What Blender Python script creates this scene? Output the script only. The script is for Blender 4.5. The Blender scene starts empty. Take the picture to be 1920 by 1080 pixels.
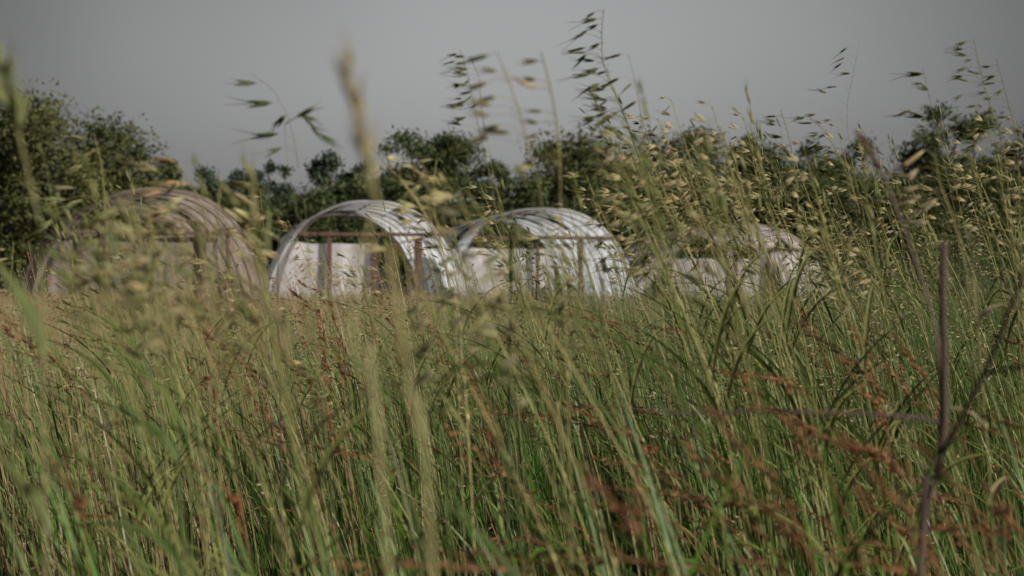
import bpy, math, random
import numpy as np
from mathutils import Vector, noise

random.seed(7)
RNG = np.random.default_rng(7)
SC = bpy.context.scene
COL = SC.collection
R = math.radians

# ------------------------------------------------------------------ camera
CAM_H = 1.10
F = 2667.0                     # focal length in pixels of the 1920 px wide photograph
cam_d = bpy.data.cameras.new("camera")
cam_d.lens = 50.0
cam_d.sensor_width = 36.0
cam_d.clip_start = 0.05
cam_d.clip_end = 3000.0
cam_d.dof.use_dof = True
cam_d.dof.focus_distance = 3.4
cam_d.dof.aperture_fstop = 6.3
cam = bpy.data.objects.new("camera", cam_d)
cam.location = (0, 0, CAM_H)
cam.rotation_euler = (R(90), 0, 0)
COL.objects.link(cam)
SC.camera = cam

# ------------------------------------------------------------------ sky, sun, exposure
SUN_EL, SUN_AZ = 23.0, 122.0       # azimuth clockwise from the view direction (+Y): low sun on the right
world = bpy.data.worlds.new("World")
SC.world = world
world.use_nodes = True
wn, wl = world.node_tree.nodes, world.node_tree.links
wn.clear()
sky = wn.new("ShaderNodeTexSky")
sky.sky_type = 'NISHITA'
sky.sun_disc = False
sky.sun_elevation = R(SUN_EL)
sky.sun_rotation = R(SUN_AZ)
sky.dust_density = 4.0
sky.air_density = 1.0
sky.ozone_density = 1.0
hsv = wn.new("ShaderNodeHueSaturation")      # thin even cloud takes the blue out of the sky
hsv.inputs["Saturation"].default_value = 0.05
bg = wn.new("ShaderNodeBackground")
bg.inputs["Strength"].default_value = 0.095
wo = wn.new("ShaderNodeOutputWorld")
wl.new(sky.outputs[0], hsv.inputs["Color"])
# lens-vignette falloff put into the sky colour: brightest ahead, darker outward, mottled by noise
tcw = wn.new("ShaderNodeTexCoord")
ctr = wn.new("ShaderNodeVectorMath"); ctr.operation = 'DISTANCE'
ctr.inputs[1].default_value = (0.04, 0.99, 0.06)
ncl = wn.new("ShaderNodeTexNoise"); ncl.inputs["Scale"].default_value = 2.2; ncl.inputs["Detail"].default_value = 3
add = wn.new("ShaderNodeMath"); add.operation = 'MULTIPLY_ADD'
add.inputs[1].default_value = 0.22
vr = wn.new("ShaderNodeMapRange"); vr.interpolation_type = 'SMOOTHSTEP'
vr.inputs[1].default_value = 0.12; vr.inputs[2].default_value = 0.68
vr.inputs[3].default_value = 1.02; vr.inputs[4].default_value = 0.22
mulw = wn.new("ShaderNodeVectorMath"); mulw.operation = 'SCALE'
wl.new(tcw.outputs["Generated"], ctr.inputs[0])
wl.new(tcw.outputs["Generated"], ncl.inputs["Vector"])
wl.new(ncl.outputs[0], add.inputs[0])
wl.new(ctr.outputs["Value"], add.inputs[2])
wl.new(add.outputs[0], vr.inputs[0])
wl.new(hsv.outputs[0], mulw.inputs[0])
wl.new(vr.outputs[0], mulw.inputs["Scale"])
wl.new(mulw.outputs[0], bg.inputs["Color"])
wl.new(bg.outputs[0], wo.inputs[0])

sun_d = bpy.data.lights.new("sun", 'SUN')
sun_d.energy = 4.6
sun_d.angle = R(0.6)
sun_d.color = (1.0, 0.92, 0.82)
sun = bpy.data.objects.new("sun", sun_d)
sv = Vector((math.sin(R(SUN_AZ)) * math.cos(R(SUN_EL)), math.cos(R(SUN_AZ)) * math.cos(R(SUN_EL)), math.sin(R(SUN_EL))))
sun.rotation_euler = sv.to_track_quat('Z', 'Y').to_euler()
COL.objects.link(sun)

SC.view_settings.view_transform = 'Standard'
SC.view_settings.look = 'None'
SC.view_settings.exposure = 0.24
SC.view_settings.gamma = 1.0
SC.render.engine = 'CYCLES'
SC.cycles.max_bounces = 6
SC.cycles.transparent_max_bounces = 12


# ------------------------------------------------------------------ materials
def new_mat(name):
    m = bpy.data.materials.new(name)
    m.use_nodes = True
    n = m.node_tree.nodes
    n.clear()
    out = n.new("ShaderNodeOutputMaterial")
    return m, n, m.node_tree.links, out


def leaf_mat(name, trans=0.35, rough=0.55, gloss=0.25, noise_scale=60.0, amount=0.25):
    """thin plant matter: colour from the tint attribute, mottled, part of the light passes through"""
    m, n, l, out = new_mat(name)
    at = n.new("ShaderNodeAttribute"); at.attribute_name = "tint"
    tc = n.new("ShaderNodeTexCoord")
    nz = n.new("ShaderNodeTexNoise"); nz.inputs["Scale"].default_value = noise_scale
    nz.inputs["Detail"].default_value = 3
    mr = n.new("ShaderNodeMapRange")
    mr.inputs[3].default_value = 1.0 - amount; mr.inputs[4].default_value = 1.0 + amount
    mul = n.new("ShaderNodeVectorMath"); mul.operation = 'MULTIPLY'
    l.new(tc.outputs["Object"], nz.inputs["Vector"])
    l.new(nz.outputs[0], mr.inputs[0])
    l.new(at.outputs["Color"], mul.inputs[0])
    l.new(mr.outputs[0], mul.inputs[1])
    p = n.new("ShaderNodeBsdfPrincipled")
    p.inputs["Roughness"].default_value = rough
    p.inputs["Specular IOR Level"].default_value = gloss
    t = n.new("ShaderNodeBsdfTranslucent")
    mx = n.new("ShaderNodeMixShader"); mx.inputs[0].default_value = trans
    l.new(mul.outputs[0], p.inputs["Base Color"])
    l.new(mul.outputs[0], t.inputs["Color"])
    l.new(p.outputs[0], mx.inputs[1]); l.new(t.outputs[0], mx.inputs[2])
    l.new(mx.outputs[0], out.inputs[0])
    return m


def solid_mat(name, c1, c2, scale=6.0, rough=0.8, stretch=(1, 1, 1), bump=0.0, metallic=0.0):
    m, n, l, out = new_mat(name)
    tc = n.new("ShaderNodeTexCoord")
    mp = n.new("ShaderNodeMapping"); mp.inputs["Scale"].default_value = stretch
    nz = n.new("ShaderNodeTexNoise"); nz.inputs["Scale"].default_value = scale
    nz.inputs["Detail"].default_value = 6
    cr = n.new("ShaderNodeValToRGB")
    cr.color_ramp.elements[0].position = 0.32; cr.color_ramp.elements[0].color = (*c1, 1)
    cr.color_ramp.elements[1].position = 0.68; cr.color_ramp.elements[1].color = (*c2, 1)
    p = n.new("ShaderNodeBsdfPrincipled")
    p.inputs["Roughness"].default_value = rough
    p.inputs["Metallic"].default_value = metallic
    p.inputs["Specular IOR Level"].default_value = 0.3
    l.new(tc.outputs["Object"], mp.inputs[0]); l.new(mp.outputs[0], nz.inputs["Vector"])
    l.new(nz.outputs[0], cr.inputs[0]); l.new(cr.outputs[0], p.inputs["Base Color"])
    if bump:
        b = n.new("ShaderNodeBump"); b.inputs["Strength"].default_value = bump
        l.new(nz.outputs[0], b.inputs["Height"]); l.new(b.outputs[0], p.inputs["Normal"])
    l.new(p.outputs[0], out.inputs[0])
    return m


def film_mat(name, clean, dirty, trans=0.55, dirt_lo=0.42, dirt_hi=0.66):
    """old polythene: pale, cloudy, streaked with algae and dust, lets light through"""
    m, n, l, out = new_mat(name)
    tc = n.new("ShaderNodeTexCoord")
    mp = n.new("ShaderNodeMapping"); mp.inputs["Scale"].default_value = (1.0, 1.0, 0.35)
    nz = n.new("ShaderNodeTexNoise"); nz.inputs["Scale"].default_value = 2.3
    nz.inputs["Detail"].default_value = 7; nz.inputs["Roughness"].default_value = 0.65
    cr = n.new("ShaderNodeValToRGB")
    cr.color_ramp.elements[0].position = dirt_lo; cr.color_ramp.elements[0].color = (*clean, 1)
    cr.color_ramp.elements[1].position = dirt_hi; cr.color_ramp.elements[1].color = (*dirty, 1)
    nf = n.new("ShaderNodeTexNoise"); nf.inputs["Scale"].default_value = 9.0; nf.inputs["Detail"].default_value = 4
    bmp = n.new("ShaderNodeBump"); bmp.inputs["Strength"].default_value = 0.25; bmp.inputs["Distance"].default_value = 0.05
    p = n.new("ShaderNodeBsdfPrincipled")
    p.inputs["Roughness"].default_value = 0.38
    p.inputs["Specular IOR Level"].default_value = 0.5
    t = n.new("ShaderNodeBsdfTranslucent")
    mx = n.new("ShaderNodeMixShader"); mx.inputs[0].default_value = trans
    l.new(tc.outputs["Object"], mp.inputs[0]); l.new(mp.outputs[0], nz.inputs["Vector"])
    l.new(tc.outputs["Object"], nf.inputs["Vector"])
    l.new(nf.outputs[0], bmp.inputs["Height"]); l.new(bmp.outputs[0], p.inputs["Normal"])
    l.new(nz.outputs[0], cr.inputs[0])
    l.new(cr.outputs[0], p.inputs["Base Color"]); l.new(cr.outputs[0], t.inputs["Color"])
    l.new(p.outputs[0], mx.inputs[1]); l.new(t.outputs[0], mx.inputs[2])
    l.new(mx.outputs[0], out.inputs[0])
    return m


M_GRASS = leaf_mat("grass_blades", 0.24, 0.46, 0.35)
M_STRAW = leaf_mat("dry_stems", 0.15, 0.5, 0.35, 120.0, 0.2)
M_SEED = leaf_mat("seed_husks", 0.40, 0.6, 0.2, 150.0, 0.25)
M_TREE = leaf_mat("tree_leaves", 0.30, 0.55, 0.2, 0.9, 0.35)
M_BARK = solid_mat("bark", (0.045, 0.034, 0.026), (0.12, 0.095, 0.075), 5.0, 0.95, (1, 1, 0.25), 0.6)
M_WOODY = solid_mat("woody_weed_stem", (0.028, 0.020, 0.019), (0.105, 0.068, 0.058), 22.0, 0.8, (1, 1, 0.15), 0.5)
M_TIMBER = solid_mat("weathered_timber", (0.045, 0.026, 0.024), (0.13, 0.075, 0.06), 9.0, 0.9, (1, 1, 0.2), 0.3)
M_PIPE = solid_mat("rusty_pipe", (0.06, 0.045, 0.042), (0.16, 0.12, 0.11), 14.0, 0.65, (1, 1, 1), 0.2, 0.3)
M_GROUND = solid_mat("soil_and_thatch", (0.035, 0.032, 0.016), (0.12, 0.095, 0.05), 3.0, 1.0, (1, 1, 1), 0.8)


# ------------------------------------------------------------------ object helpers
def link(o, parent=None):
    COL.objects.link(o)
    if parent is not None:
        o.parent = parent
    return o


def thing(name, label, cat, loc, group=None, rotz=0.0):
    o = bpy.data.objects.new(name, None)
    o.empty_display_size = 0.2
    o.location = loc
    o.rotation_euler = (0, 0, rotz)
    o["label"] = label
    o["category"] = cat
    if group:
        o["group"] = group
    return link(o)


class MB:
    """collects geometry of ONE mesh (with a tint per vertex)"""
    def __init__(self):
        self.v, self.f, self.c = [], [], []

    def vert(self, p, col):
        self.v.append((p[0], p[1], p[2])); self.c.append(col)
        return len(self.v) - 1

    def tube(self, pts, radii, n=5, col=(0.3, 0.3, 0.3), col2=None, caps=True):
        pts = [Vector(p) for p in pts]
        rings = []
        m = len(pts)
        ref = Vector((0.31, 0.77, 0.55)).normalized()
        for i, p in enumerate(pts):
            t = (pts[min(i + 1, m - 1)] - pts[max(i - 1, 0)])
            if t.length < 1e-9:
                t = Vector((0, 0, 1))
            t.normalize()
            a = t.cross(ref)
            if a.length < 1e-4:
                a = t.cross(Vector((1, 0, 0)))
            a.normalize()
            b = t.cross(a)
            k = i / (m - 1)
            cc = col if col2 is None else tuple(col[q] * (1 - k) + col2[q] * k for q in range(3))
            r = radii[i] if hasattr(radii, '__len__') else radii
            rings.append([self.vert(p + (a * math.cos(2 * math.pi * j / n) + b * math.sin(2 * math.pi * j / n)) * r, cc) for j in range(n)])
        for i in range(m - 1):
            for j in range(n):
                self.f.append((rings[i][j], rings[i][(j + 1) % n], rings[i + 1][(j + 1) % n], rings[i + 1][j]))
        if caps:
            self.f.append(tuple(rings[0][::-1])); self.f.append(tuple(rings[-1]))

    def ribbon(self, pts, width, side, col, col2=None, fold=0.25):
        """a grass leaf: tapering strip with a folded midrib"""
        pts = [Vector(p) for p in pts]
        m = len(pts)
        rows = []
        for i, p in enumerate(pts):
            k = i / (m - 1)
            w = width * min(1.0, 0.45 + 2.2 * k) * (1 - k ** 2.2) + 0.0003
            t = (pts[min(i + 1, m - 1)] - pts[max(i - 1, 0)]).normalized()
            s = Vector(side) - t * Vector(side).dot(t)
            s = s.normalized() if s.length > 1e-5 else Vector((1, 0, 0))
            up = t.cross(s)
            cc = col if col2 is None else tuple(col[q] * (1 - k) + col2[q] * k for q in range(3))
            rows.append((self.vert(p - s * w * .5 + up * w * fold, cc), self.vert(p, cc), self.vert(p + s * w * .5 + up * w * fold, cc)))
        for a, b in zip(rows, rows[1:]):
            self.f.append((a[0], a[1], b[1], b[0])); self.f.append((a[1], a[2], b[2], b[1]))

    def spindle(self, p, d, L, r, col, col2=None, flat=0.6):
        """a husk: pointed at both ends, fattest a third of the way up"""
        p = Vector(p); d = Vector(d).normalized()
        a = d.cross(Vector((0.2, 0.9, 0.3)))
        if a.length < 1e-4:
            a = d.cross(Vector((1, 0, 0)))
        a.normalize(); b = d.cross(a)
        col2 = col2 or col
        v0 = self.vert(p, col)
        r1 = [self.vert(p + d * L * .28 + (a * math.cos(q) + b * math.sin(q) * flat) * r, col) for q in (0, 1.571, 3.142, 4.712)]
        r2 = [self.vert(p + d * L * .66 + (a * math.cos(q) + b * math.sin(q) * flat) * r * .72, col2) for q in (0, 1.571, 3.142, 4.712)]
        v1 = self.vert(p + d * L, col2)
        for j in range(4):
            k = (j + 1) % 4
            self.f.append((v0, r1[k], r1[j])); self.f.append((r1[j], r1[k], r2[k], r2[j])); self.f.append((r2[j], r2[k], v1))

    def spikelet(self, p, d, L, col, awn=0.5, open_=0.17):
        """oat spikelet: two gaping glumes, the seed between them and thin awns"""
        d = Vector(d).normalized()
        ax = d.cross(Vector((random.uniform(-1, 1), random.uniform(-1, 1), random.uniform(-.6, .6))))
        if ax.length < 1e-3:
            ax = d.cross(Vector((0, 0, 1)))
        ax.normalize()
        tip = tuple(min(1, c * 1.25) for c in col)
        for s in (-1, 1):
            dd = (d + ax * s * open_ * random.uniform(.5, 1.1)).normalized()
            self.spindle(p, dd, L * random.uniform(.85, 1.1), L * .058, col, tip)
        self.spindle(p, d, L * .75, L * .055, tuple(c * .8 for c in col), col)
        for q in range(2 if awn else 0):
            a0 = Vector(p) + d * L * .6
            dd = (d + Vector((random.uniform(-.35, .35), random.uniform(-.35, .35), random.uniform(-.3, .3)))).normalized()
            self.tube([a0, a0 + dd * L * (.4 + awn)], [L * .018, L * .006], 3, tip, None, False)

    def build(self, name, mat, parent=None, smooth=True):
        me = bpy.data.meshes.new(name)
        me.from_pydata(self.v, [], self.f)
        ca = me.color_attributes.new("tint", 'FLOAT_COLOR', 'POINT')
        arr = np.ones((len(self.v), 4), dtype=np.float32)
        arr[:, :3] = np.array(self.c, dtype=np.float32)
        ca.data.foreach_set("color", arr.ravel())
        if smooth:
            me.polygons.foreach_set("use_smooth", [True] * len(me.polygons))
        me.materials.append(mat)
        me.update()
        return link(bpy.data.objects.new(name, me), parent)


def np_mesh(name, verts, quads, tris, tint, mat, parent=None, smooth=True):
    me = bpy.data.meshes.new(name)
    nq, nt = len(quads), len(tris)
    me.vertices.add(len(verts))
    me.vertices.foreach_set("co", np.ascontiguousarray(verts, dtype=np.float32).ravel())
    loops = np.concatenate([np.asarray(quads, dtype=np.int32).ravel(), np.asarray(tris, dtype=np.int32).ravel()])
    me.loops.add(len(loops))
    me.loops.foreach_set("vertex_index", loops)
    me.polygons.add(nq + nt)
    st = np.concatenate([np.arange(nq) * 4, nq * 4 + np.arange(nt) * 3]).astype(np.int32)
    me.polygons.foreach_set("loop_start", st)
    me.polygons.foreach_set("loop_total", np.concatenate([np.full(nq, 4), np.full(nt, 3)]).astype(np.int32))
    me.update(calc_edges=True)
    me.validate()
    ca = me.color_attributes.new("tint", 'FLOAT_COLOR', 'POINT')
    arr = np.ones((len(verts), 4), dtype=np.float32); arr[:, :3] = tint
    ca.data.foreach_set("color", arr.ravel())
    if smooth:
        me.polygons.foreach_set("use_smooth", np.ones(nq + nt, dtype=bool))
    me.materials.append(mat)
    return link(bpy.data.objects.new(name, me), parent)


def at(px, py, d):
    """point at distance d along the view axis seen at photo pixel (px, py)"""
    return Vector(((px - 960.0) / F * d, d, CAM_H - (py - 540.0) / F * d))


def jit(c, a=0.15):
    k = 1 + random.uniform(-a, a)
    return tuple(max(0.004, x * k * (1 + random.uniform(-a * .4, a * .4))) for x in c)


# ------------------------------------------------------------------ ground
def ground_z(x, y):
    return 0.05 * noise.noise(Vector((x * .21, y * .21, 3.1)))


def make_ground():
    ys = np.concatenate([np.linspace(-25, 60, 69), np.array([75, 100, 140, 220, 400, 800, 1600, 2400])])
    xs = np.concatenate([np.array([-2000, -900, -400, -200, -110]), np.linspace(-60, 60, 81), np.array([110, 200, 400, 900, 2000])])
    vs, qs = [], []
    for y in ys:
        for x in xs:
            z = ground_z(x, y) if abs(x) < 61 and y < 61 else 0.0
            vs.append((x, y, z))
    nx = len(xs)
    for j in range(len(ys) - 1):
        for i in range(nx - 1):
            qs.append((j * nx + i, j * nx + i + 1, (j + 1) * nx + i + 1, (j + 1) * nx + i))
    o = np_mesh("ground", np.array(vs), np.array(qs), np.zeros((0, 3), int), np.full((len(vs), 3), .1), M_GROUND)
    o["kind"] = "structure"


make_ground()


# ------------------------------------------------------------------ greenhouses
def make_greenhouse(label, px, d, W, Ht, L, rot, film, panel_film, posts, beam_z, panel, hoops_n, torn, panel_y=None):
    root = thing("hoop_greenhouse", label, "greenhouse", ((px - 960) / F * d, d, 0), "derelict hoop greenhouses in a row", rot)
    E = 2 / 2.35

    def prof(t, off=0.0):
        c, s = math.cos(t), math.sin(t)
        return Vector((-(W + off) * math.copysign(abs(c) ** E, c), 0, (Ht + off) * abs(s) ** E))

    ys = [L * i / (hoops_n - 1) for i in range(hoops_n)]
    # film: sags between the hoops, torn edges
    nt, sub = 44, 5
    vs, fs = [], []
    NY = (hoops_n - 1) * sub + 1
    for j in range(NY):
        y = L * j / (NY - 1)
        k = (j % sub) / sub
        sag = -0.012 * math.sin(math.pi * k)
        for i in range(nt + 1):
            t = math.pi * i / nt
            n_ = noise.noise(Vector((t * 3.0, y * 1.1, px * .37)))
            p = prof(t, 0.045 + sag + 0.03 * n_)
            vs.append((p.x, y + 0.05 * n_, max(p.z, 0.02)))
    for j in range(NY - 1):
        for i in range(nt):
            t = (i + .5) / nt
            y = L * (j + .5) / (NY - 1)
            if torn(t, y / L, noise.noise(Vector((t * 7, y * .9, px * .11)))):
                continue
            a = j * (nt + 1) + i
            fs.append((a, a + 1, a + nt + 2, a + nt + 1))
    np_mesh("film_cover", np.array(vs), np.array(fs), np.zeros((0, 3), int), np.full((len(vs), 3), .7), film, root)
    for y in ys:
        m = MB()
        lean = random.uniform(-.05, .05)
        m.tube([prof(math.pi * i / 28, -0.02) + Vector((0, y + lean * math.sin(math.pi * i / 28), 0)) for i in range(29)], 0.017, 6)
        m.build("hoop", M_PIPE, root)
    # ridge and side purlins
    for t in (math.pi * .5, math.pi * .26, math.pi * .74):
        m = MB()
        p = prof(t, -0.07)
        m.tube([(p.x, L * i / 6, p.z + .012 * math.sin(i * 2.1)) for i in range(7)], 0.018, 5)
        m.build("purlin", M_PIPE, root)

    def box(name, x0, x1, y0, y1, z0, z1, mat):
        m = MB()
        cs = [(x, y, z) for z in (z0, z1) for y in (y0, y1) for x in (x0, x1)]
        for c in cs:
            m.vert(c, (.1, .1, .1))
        m.f += [(0, 2, 3, 1), (4, 5, 7, 6), (0, 1, 5, 4), (1, 3, 7, 5), (3, 2, 6, 7), (2, 0, 4, 6)]
        o = m.build(name, mat, root, smooth=False)
        bv = o.modifiers.new("edge", 'BEVEL'); bv.width = 0.008; bv.segments = 2
        return o

    # front beam spans the arch at its own height
    tt = math.asin(min(1, (beam_z / Ht) ** (1 / E)))
    hw = W * math.cos(tt) ** E
    box("crossbeam", -hw - .06, hw + .06, -0.10, -0.035, beam_z - .045, beam_z + .045, M_TIMBER)
    for x, wd, top in posts:
        box("post", x - wd / 2, x + wd / 2, -0.025, 0.065, -0.1, top, M_TIMBER)
    for s in (-1, 1):
        box("base_board", s * W - .03 + s * .09, s * W + .03 + s * .09, 0.05, L, -0.05, .2, M_TIMBER)
    # low end wall of film at the far end, open above
    zb, zt, x0, x1 = panel
    vs, fs = [], []
    nx, nz = 60, 10
    for k in range(nz + 1):
        z = zb + (zt - zb) * k / nz
        tq = math.asin(min(1, (max(z, .02) / Ht) ** (1 / E)))
        lim = W * math.cos(tq) ** E
        for i in range(nx + 1):
            x = max(x0, -lim) + (min(x1, lim) - max(x0, -lim)) * i / nx
            n_ = noise.noise(Vector((x * 1.7, z * .6, px * .2)))
            zz = z + (0.05 * noise.noise(Vector((x * 1.3, 9, px))) if k in (0, nz) else 0)
            vs.append((x, (L - .12 if panel_y is None else panel_y) + .08 * n_ + .018 * math.sin(x * 11 + 2 * n_), zz))
    for k in range(nz):
        for i in range(nx):
            a = k * (nx + 1) + i
            fs.append((a, a + 1, a + nx + 2, a + nx + 1))
    np_mesh("end_wall_film", np.array(vs), np.array(fs), np.zeros((0, 3), int), np.full((len(vs), 3), .7), panel_film, root)
    return root


FILM_DIRTY = film_mat("film_brown_with_dust", (0.52, 0.45, 0.40), (0.22, 0.17, 0.13), 0.55)
FILM_WHITE = film_mat("film_clean_white", (0.83, 0.87, 0.93), (0.66, 0.67, 0.70), 0.55, .5, .75)
FILM_GREY = film_mat("film_streaked_grey", (0.78, 0.83, 0.90), (0.44, 0.44, 0.46), 0.55, .46, .68)
FILM_PINK = film_mat("film_dull_pinkish", (0.74, 0.71, 0.72), (0.36, 0.29, 0.25), 0.55)
PANEL_PALE = film_mat("end_film_pale", (0.80, 0.78, 0.80), (0.58, 0.53, 0.51), 0.6)
PANEL_DULL = film_mat("end_film_dull", (0.34, 0.295, 0.26), (0.20, 0.165, 0.14), 0.55)

make_greenhouse("largest derelict hoop greenhouse at far left, dirty brown film with dark ribs", 296, 31.5, 2.42, 3.28, 9.5, R(22),
                FILM_DIRTY, PANEL_DULL, [(-1.62, .09, 2.35), (-1.08, .13, 2.9), (1.0, .10, 2.35), (1.55, .08, 2.3)], 2.32,
                (0.1, 2.28, -2.35, 1.35), 9, lambda t, y, n: (n > 0.34 and .2 < t < .8), .2)
make_greenhouse("white hoop greenhouse with reddish brown crossbeam and thick dark door posts", 694, 35.0, 2.32, 3.22, 7.0, R(13),
                FILM_WHITE, PANEL_PALE, [(-1.0, .12, 2.35), (0.12, .17, 2.35), (1.2, .20, 2.35)], 2.42,
                (0.1, 2.2, -2.3, .05), 7, lambda t, y, n: n > .5, .18)
make_greenhouse("grey-white hoop greenhouse with torn tattered roof film, third from the left", 1022, 38.0, 2.55, 3.22, 8.0, R(12),
                FILM_GREY, PANEL_PALE, [(-.2, .08, 2.3), (0.98, .13, 2.45)], 2.44,
                (0.75, 2.15, -2.4, .3), 9, lambda t, y, n: (n > .22 and t < .55) or n > .45, .18)
make_greenhouse("smallest hoop greenhouse at the right end of the row, dull pinkish film", 1398, 46.0, 2.85, 3.15, 8.0, R(10),
                FILM_PINK, PANEL_PALE, [(-.35, .14, 2.4), (.8, .13, 2.3)], 2.35,
                (0.7, 2.05, -2.4, .7), 9, lambda t, y, n: (n > .25 and t < .5) or n > .45, .18)


# ------------------------------------------------------------------ trees
def leaf_cloud(centers, radii, squash, n, size, cols, density_pow=0.5):
    """n folded leaf faces spread through clumps"""
    centers = np.asarray(centers); radii = np.asarray(radii)
    w = radii ** 2; w = w / w.sum()
    idx = RNG.choice(len(centers), n, p=w)
    v = RNG.normal(size=(n, 3)); v /= np.linalg.norm(v, axis=1)[:, None]
    rr = np.minimum(RNG.random(n) ** density_pow * (1 + .25 * RNG.normal(size=n)), 1.35)
    P = centers[idx] + v * (radii[idx] * rr)[:, None] * np.array([1, 1, squash])
    a = RNG.normal(size=(n, 3)); a /= np.linalg.norm(a, axis=1)[:, None]
    b = np.cross(a, RNG.normal(size=(n, 3))); b /= np.linalg.norm(b, axis=1)[:, None]
    s = (size * RNG.uniform(.5, 1.35, n))[:, None]
    nrm = np.cross(a, b) * s * .18
    V = np.stack([P - a * s, P - b * s * .42 + nrm, P + a * s, P + b * s * .42 + nrm], 1).reshape(-1, 3)
    q = np.arange(n)[:, None] * 4
    T = np.concatenate([q + np.array([[0, 1, 2]]), q + np.array([[0, 2, 3]])])
    cols = np.asarray(cols)
    lobe_c = cols[RNG.integers(0, len(cols), len(centers))]
    c = lobe_c[idx] * RNG.uniform(.7, 1.35, (n, 1)) * RNG.uniform(.93, 1.07, (n, 3))
    return V, T, np.repeat(c, 4, axis=0)


def make_tree(name, label, px, top, d, halfw, bottom, n, size, cols, lobes=16, lobe_r=.36, squash=.7, group=None, cat="tree", lean=0.0, pow_=.5, shape=1.0):
    X = (px - 960) / F * d
    H = CAM_H + (540 - top) * d / F
    zb = max(.2, CAM_H + (540 - bottom) * d / F)
    rx = halfw * d / F
    root = thing(name, label, cat, (X, d, 0), group)
    cz, rz = (H + zb) / 2, (H - zb) / 2
    random.seed(int(px) * 13 + int(top) * 7)
    core = min(rx, rz) * .62                                   # the body of the crown that joins the outer clumps
    cen = [(rx * q, 0.0, cz - rz * .12 * abs(q) * 2) for q in (-.42, 0.0, .42)]
    rad = [core * .8, core, core * .8]
    for i in range(lobes):
        while True:
            u = np.array([random.uniform(-1, 1), random.uniform(-1, 1), random.uniform(-1, 1)])
            if (u[0] ** 2 + u[1] ** 2) + abs(u[2]) ** (2 * shape) < 1:
                break
        r = rx * lobe_r * random.uniform(.6, 1.25)
        r = min(r, rz * .9)
        cen.append((u[0] * max(.1, rx - r * .6) + lean * (u[2] + 1) * .5 * rx, u[1] * max(.1, rx - r * .6), cz + u[2] * max(.1, rz - r * squash)))
        rad.append(r)
    hi = max(c[2] + r * squash * .9 for c, r in zip(cen, rad))
    cen = [(c[0], c[1], zb + (c[2] - zb) * min(1.22, (H - zb) / max(.3, hi - zb))) for c in cen]
    V, T, C = leaf_cloud(cen, rad, squash, n, size, cols, pow_)
    V[:, 2] = np.maximum(V[:, 2], 0.03)
    np_mesh("crown", V, np.zeros((0, 4), int), T, C, M_TREE, root, smooth=False)
    m = MB()
    tr = max(.05, H * .022)
    fork = Vector((random.uniform(-.1, .1) * rx, 0, max(.35, zb * .75 + .15 * H)))
    m.tube([(0, 0, -.15), (fork.x * .3 + .04, .02, fork.z * .5), fork], [tr * 1.3, tr, tr * .85], 8)
    for c, r in zip(cen, rad):
        c = Vector(c)
        mid = fork.lerp(c, .5) + Vector((random.uniform(-.2, .2) * rx, random.uniform(-.2, .2) * rx, .10 * rz))
        m.tube([fork, fork.lerp(mid, .5) + Vector((0, 0, .04 * rz)), mid, c], [tr * .55, tr * .42, tr * .28, tr * .1], 5)
        for _ in range(5):
            e = c + Vector((random.gauss(0, 1), random.gauss(0, 1), random.gauss(.2, .8) * squash)).normalized() * r * random.uniform(.7, 1.15)
            m.tube([c.lerp(mid, .25), c.lerp(e, .55) + Vector((0, 0, .05 * r)), e], [tr * .12, tr * .08, tr * .03], 3)
    m.build("trunk", M_BARK, root)
    return root


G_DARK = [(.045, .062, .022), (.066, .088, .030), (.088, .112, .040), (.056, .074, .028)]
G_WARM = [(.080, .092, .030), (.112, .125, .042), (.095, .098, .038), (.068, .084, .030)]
G_HAZE_BLUE = [(.050, .072, .046), (.066, .090, .056), (.044, .062, .042)]  # far foliage, with the blue of distance haze mixed into the leaf colour

make_tree("tree", "big leafy tree at the left edge with feathery twigs reaching right", 70, 160, 44, 225, 500, 26000, .085, G_WARM, 36, .28, .75, lean=.12, pow_=.7)
make_tree("tree", "low spreading tree behind the brown greenhouse at the left", 215, 262, 47, 120, 480, 6500, .085, G_WARM, 18, .30, .7, pow_=.7)
make_tree("tree", "airy flat-topped tree with layered branches behind the white greenhouse", 800, 244, 58, 140, 440, 12000, .10, G_DARK, 44, .27, .45, pow_=.6)
make_tree("tree", "round dense tree right of the flat-topped one, behind the torn greenhouse", 1085, 236, 60, 138, 500, 15000, .11, G_WARM, 28, .36, .75)
make_tree("tree", "broad tree half hidden by the tall pale seed heads right of centre", 1300, 238, 62, 135, 500, 14000, .11, G_WARM, 28, .34, .75)
make_tree("tree", "dark tree with an even top behind the smallest greenhouse", 1500, 258, 60, 125, 500, 14000, .11, G_DARK, 28, .34, .7)
make_tree("tree", "narrow dark tree in the dip left of the tall right-hand tree", 1612, 256, 64, 52, 500, 5500, .10, G_DARK, 14, .45, .9)
make_tree("tree", "tall tree at the right with an open ragged crown", 1775, 190, 52, 135, 500, 17000, .10, G_DARK, 34, .30, .65, pow_=.65)
make_tree("tree", "dense tree cut off by the right edge of the picture", 1930, 225, 54, 120, 500, 13000, .10, G_DARK, 26, .34, .75)
far = [(318, 296, 46, "olive tree top just right of the big left tree, far off"), (392, 312, 52, "leftmost of the small bluish trees on the skyline"),
       (446, 318, 52, "low bluish tree in the skyline dip left of centre"), (492, 302, 46, "pointed bluish tree standing highest in the far skyline dip"),
       (540, 312, 46, "small far tree right of the pointed bluish one"), (616, 284, 56, "open pale-crowned tree on the far skyline"),
       (672, 306, 40, "far tree touching the left side of the flat-topped tree"), (930, 300, 50, "far tree seen between the flat-topped and the round tree"),
       (1400, 250, 60, "far tree filling the skyline above the tall grass tangle")]
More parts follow.
